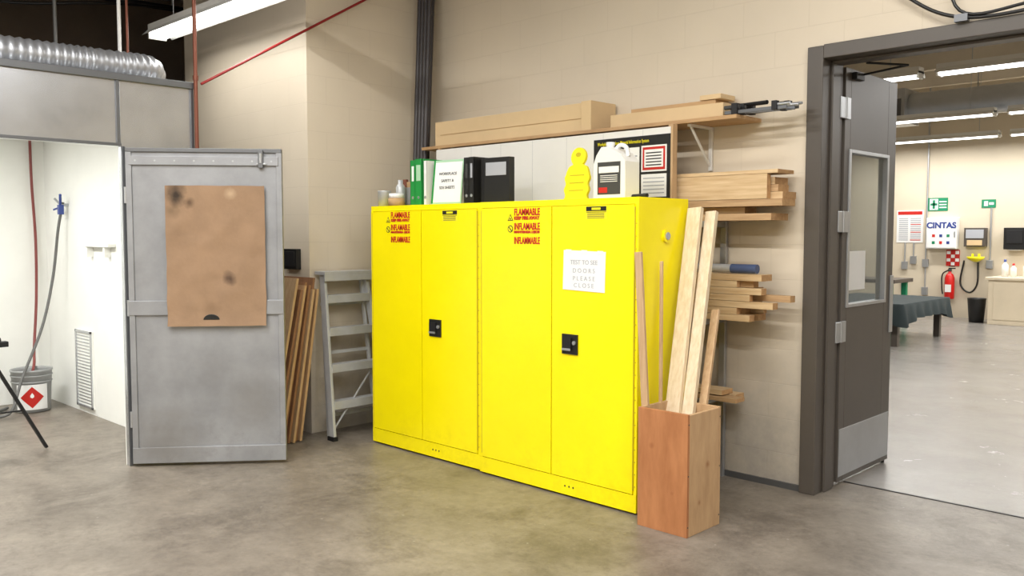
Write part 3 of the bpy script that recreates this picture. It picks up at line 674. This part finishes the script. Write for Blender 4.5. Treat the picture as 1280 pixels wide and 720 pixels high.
for xx in (-6.5,-5.3):
    for yy in (14.0,14.6): w.box(xx-.04,xx+.04,yy-.04,yy+.04,0,.68,m_gr)
w.build(.005)
w=MB('laminate_counter'); w.box(-4.28,-1.2,15.40,YW-.006,.0,.72,m_lami); w.box(-4.32,-1.2,15.36,YW-.006,.72,.76,m_lami)
for i in range(4): w.box(-4.2+i*.75,-3.5+i*.75,15.385,15.40,.08,.69,m_lami)
w.build(.004)
def bottle(x,y,h,r,m,cap):
    w=MB('squeeze_bottle'); w.lathe((x,y,.762),[(0,0),(r,0),(r,h*.65),(r*.4,h*.8),(r*.35,h*.85)],m,16); w.lathe((x,y,.762),[(r*.42,h*.85),(r*.42,h),(0,h)],cap,16); w.build()
bottle(-4.15,15.8,.28,.05,m_white,m_blue); bottle(-4.0,15.7,.22,.045,m_jug,m_red); bottle(-3.85,15.85,.26,.05,m_white,m_blk)
w=MB('waste_bin'); w.lathe((-4.5,15.6,0),[(0,0),(.11,0),(.14,.38),(.145,.4),(.13,.4),(.1,.02),(0,.02)],m_blk); w.build()
w=MB('notice_poster'); w.box(-6.06,-5.60,YW-.01,YW,1.30,1.88,m_white); w.box(-6.04,-5.62,YW-.013,YW-.01,1.80,1.86,m_red)
for i in range(12):
    w.box(-6.02,-5.86,YW-.013,YW-.01,1.34+i*.035,1.355+i*.035,m_inkl); w.box(-5.82,-5.64,YW-.013,YW-.01,1.34+i*.035,1.355+i*.035,m_inkl if i%4 else m_red)
w.build()
w=MB('first_aid_cabinet'); w.box(-5.50,-5.00,YW-.14,YW,1.20,1.74,m_white); w.box(-5.485,-5.015,YW-.15,YW-.14,1.215,1.725,m_white)
for i in range(3):
    for j in range(2): w.box(-5.40+i*.12,-5.35+i*.12,YW-.153,YW-.15,1.28+j*.12,1.33+j*.12,(m_gr,m_red,m_blue)[(i+j)%3])
w.box(-5.04,-5.02,YW-.16,YW-.15,1.4,1.5,m_steel)
o=w.build(.008); text('CINTAS',(-5.25,YW-.153,1.56),.14,m_blue,o,al='CENTER',bold=.006)
w=MB('first_aid_sign'); w.box(-5.53,-5.20,YW-.01,YW,1.86,2.09,m_gr); w.box(-5.50,-5.36,YW-.014,YW-.01,1.88,2.07,m_white); w.box(-5.45,-5.41,YW-.016,YW-.014,1.9,2.05,m_gr); w.box(-5.49,-5.37,YW-.016,YW-.014,1.955,1.995,m_gr)
for k in range(3): w.box(-5.34,-5.22,YW-.014,YW-.01,1.91+k*.05,1.93+k*.05,m_white)
w.build()
w=MB('exit_direction_sign'); w.box(-4.66,-4.44,YW-.01,YW,1.90,2.04,m_gr); w.box(-4.62,-4.56,YW-.014,YW-.01,1.93,2.01,m_white); w.box(-4.54,-4.47,YW-.014,YW-.01,1.95,1.99,m_white); w.build()
w=MB('fire_extinguisher_sign'); w.box(-5.20,-4.98,YW-.01,YW,.90,1.18,m_red)
for i in range(3):
    for j in range(4): 
        if (i+j)%2: w.box(-5.19+i*.07,-5.13+i*.07,YW-.013,YW-.01,.91+j*.065,.965+j*.065,m_white)
w.build()
w=MB('fire_extinguisher'); c=(-5.10,YW-.11,.33); mr=M('extinguisher_red',(200,25,22),.3)
w.lathe(c,[(0,0),(.075,0),(.08,.01),(.08,.36),(.06,.42),(.025,.45),(.025,.48)],mr,20); w.lathe(c,[(.03,.48),(.03,.52),(0,.52)],m_blk,14)
w.box(c[0]-.02,c[0]+.09,c[1]-.012,c[1]+.012,c[2]+.52,c[2]+.54,m_blk); w.box(c[0]-.02,c[0]+.08,c[1]-.012,c[1]+.012,c[2]+.56,c[2]+.575,m_blk)
w.tube(crom([(c[0]-.02,c[1],c[2]+.5),(c[0]-.12,c[1],c[2]+.42),(c[0]-.12,c[1]-.02,c[2]+.2),(c[0]-.1,c[1]-.03,c[2]+.08)],6),.012,m_blk,8)
w.box(c[0]-.05,c[0]+.05,c[1]-.081,c[1]-.075,c[2]+.12,c[2]+.25,m_white); w.box(c[0]-.03,c[0]+.03,c[1]+.07,YW,c[2]+.25,c[2]+.3,m_steel)
w.build()
w=MB('glove_dispenser'); w.box(-4.89,-4.55,YW-.12,YW,1.24,1.56,m_brownf); w.box(-4.86,-4.58,YW-.13,YW-.12,1.38,1.53,m_inkl); w.box(-4.84,-4.60,YW-.13,YW-.12,1.26,1.35,m_card); w.build(.01)
w=MB('paper_towel_dispenser'); w.box(-4.25,-3.93,YW-.22,YW,1.20,1.56,m_blk); w.box(-4.21,-3.97,YW-.235,YW-.22,1.30,1.52,m_blk2); w.box(-4.18,-4.0,YW-.2,YW-.05,1.185,1.20,m_white); w.build(.025,seg=3)
w=MB('eyewash_station'); w.lathe((-4.68,YW-.16,.98),[(0,0),(.03,.0),(.12,.05),(.14,.09),(.13,.09),(.03,.03)],m_yelp,20); w.cyl((-4.68,YW,.99),(-4.68,YW-.16,.99),.02,m_steel,12)
for s in (-.05,.05): w.cyl((-4.68+s,YW-.16,1.02),(-4.68+s,YW-.16,1.12),.02,m_yelp,10)
w.tube(crom([(-4.68,YW-.03,.98),(-4.68,YW-.04,.6),(-4.8,YW-.04,.45),(-4.95,YW-.03,.6),(-4.9,YW-.03,1.0)],6),.015,m_blk,8)
w.build()
w=MB('wall_conduit')
for xx in (-5.54,-4.5,-5.9,-5.75):
    top=H-.1 if xx<-4.6 and xx>-5.6 else 1.3; top=1.9 if xx==-4.5 else top
    w.tube([(xx,YW-.02,.95),(xx,YW-.02,top)],.014,m_steel,8)
for xx,z in ((-5.9,.9),(-5.75,1.0),(-5.54,.95),(-5.9,.55),(-4.5,.95),(-5.54,.45)): w.box(xx-.05,xx+.05,YW-.05,YW,z-.08,z+.06,m_steel)
w.tube([(-5.54,YW-.02,.95),(-5.54,YW-.02,.4)],.012,m_steel,8)
w.build(.003)
w=MB('hvac_duct'); 
dp=[Vector((-7.5+i*.05,13.6,3.35)) for i in range(150)]
w.tube(dp,[.2+(.006 if i%6==0 else 0) for i in range(150)],m_steel,20)
w.box(-5.3,-4.9,13.3,13.9,3.1,3.6,m_steel); w.box(-5.25,-4.95,13.29,13.3,3.15,3.45,m_metald)
for xx in (-6.5,-4,-2): w.cyl((xx,13.6,3.5),(xx,13.6,H-.36),.01,m_steel,6)
w.build()

# ---------------------------------------------------------------- world, camera
wd=bpy.data.worlds.new('World'); sc.world=wd; wd.use_nodes=True
wd.node_tree.nodes['Background'].inputs[0].default_value=(1,.96,.9,1); wd.node_tree.nodes['Background'].inputs[1].default_value=.3
cam=bpy.data.cameras.new('camera'); cam.sensor_width=36; cam.lens=36*1088/1280; cam.clip_start=.05
co=bpy.data.objects.new('camera',cam); sc.collection.objects.link(co)
co.location=(0,0,1.463); co.rotation_euler=(math.radians(90-3.58),0,math.radians(44.26))
sc.camera=co
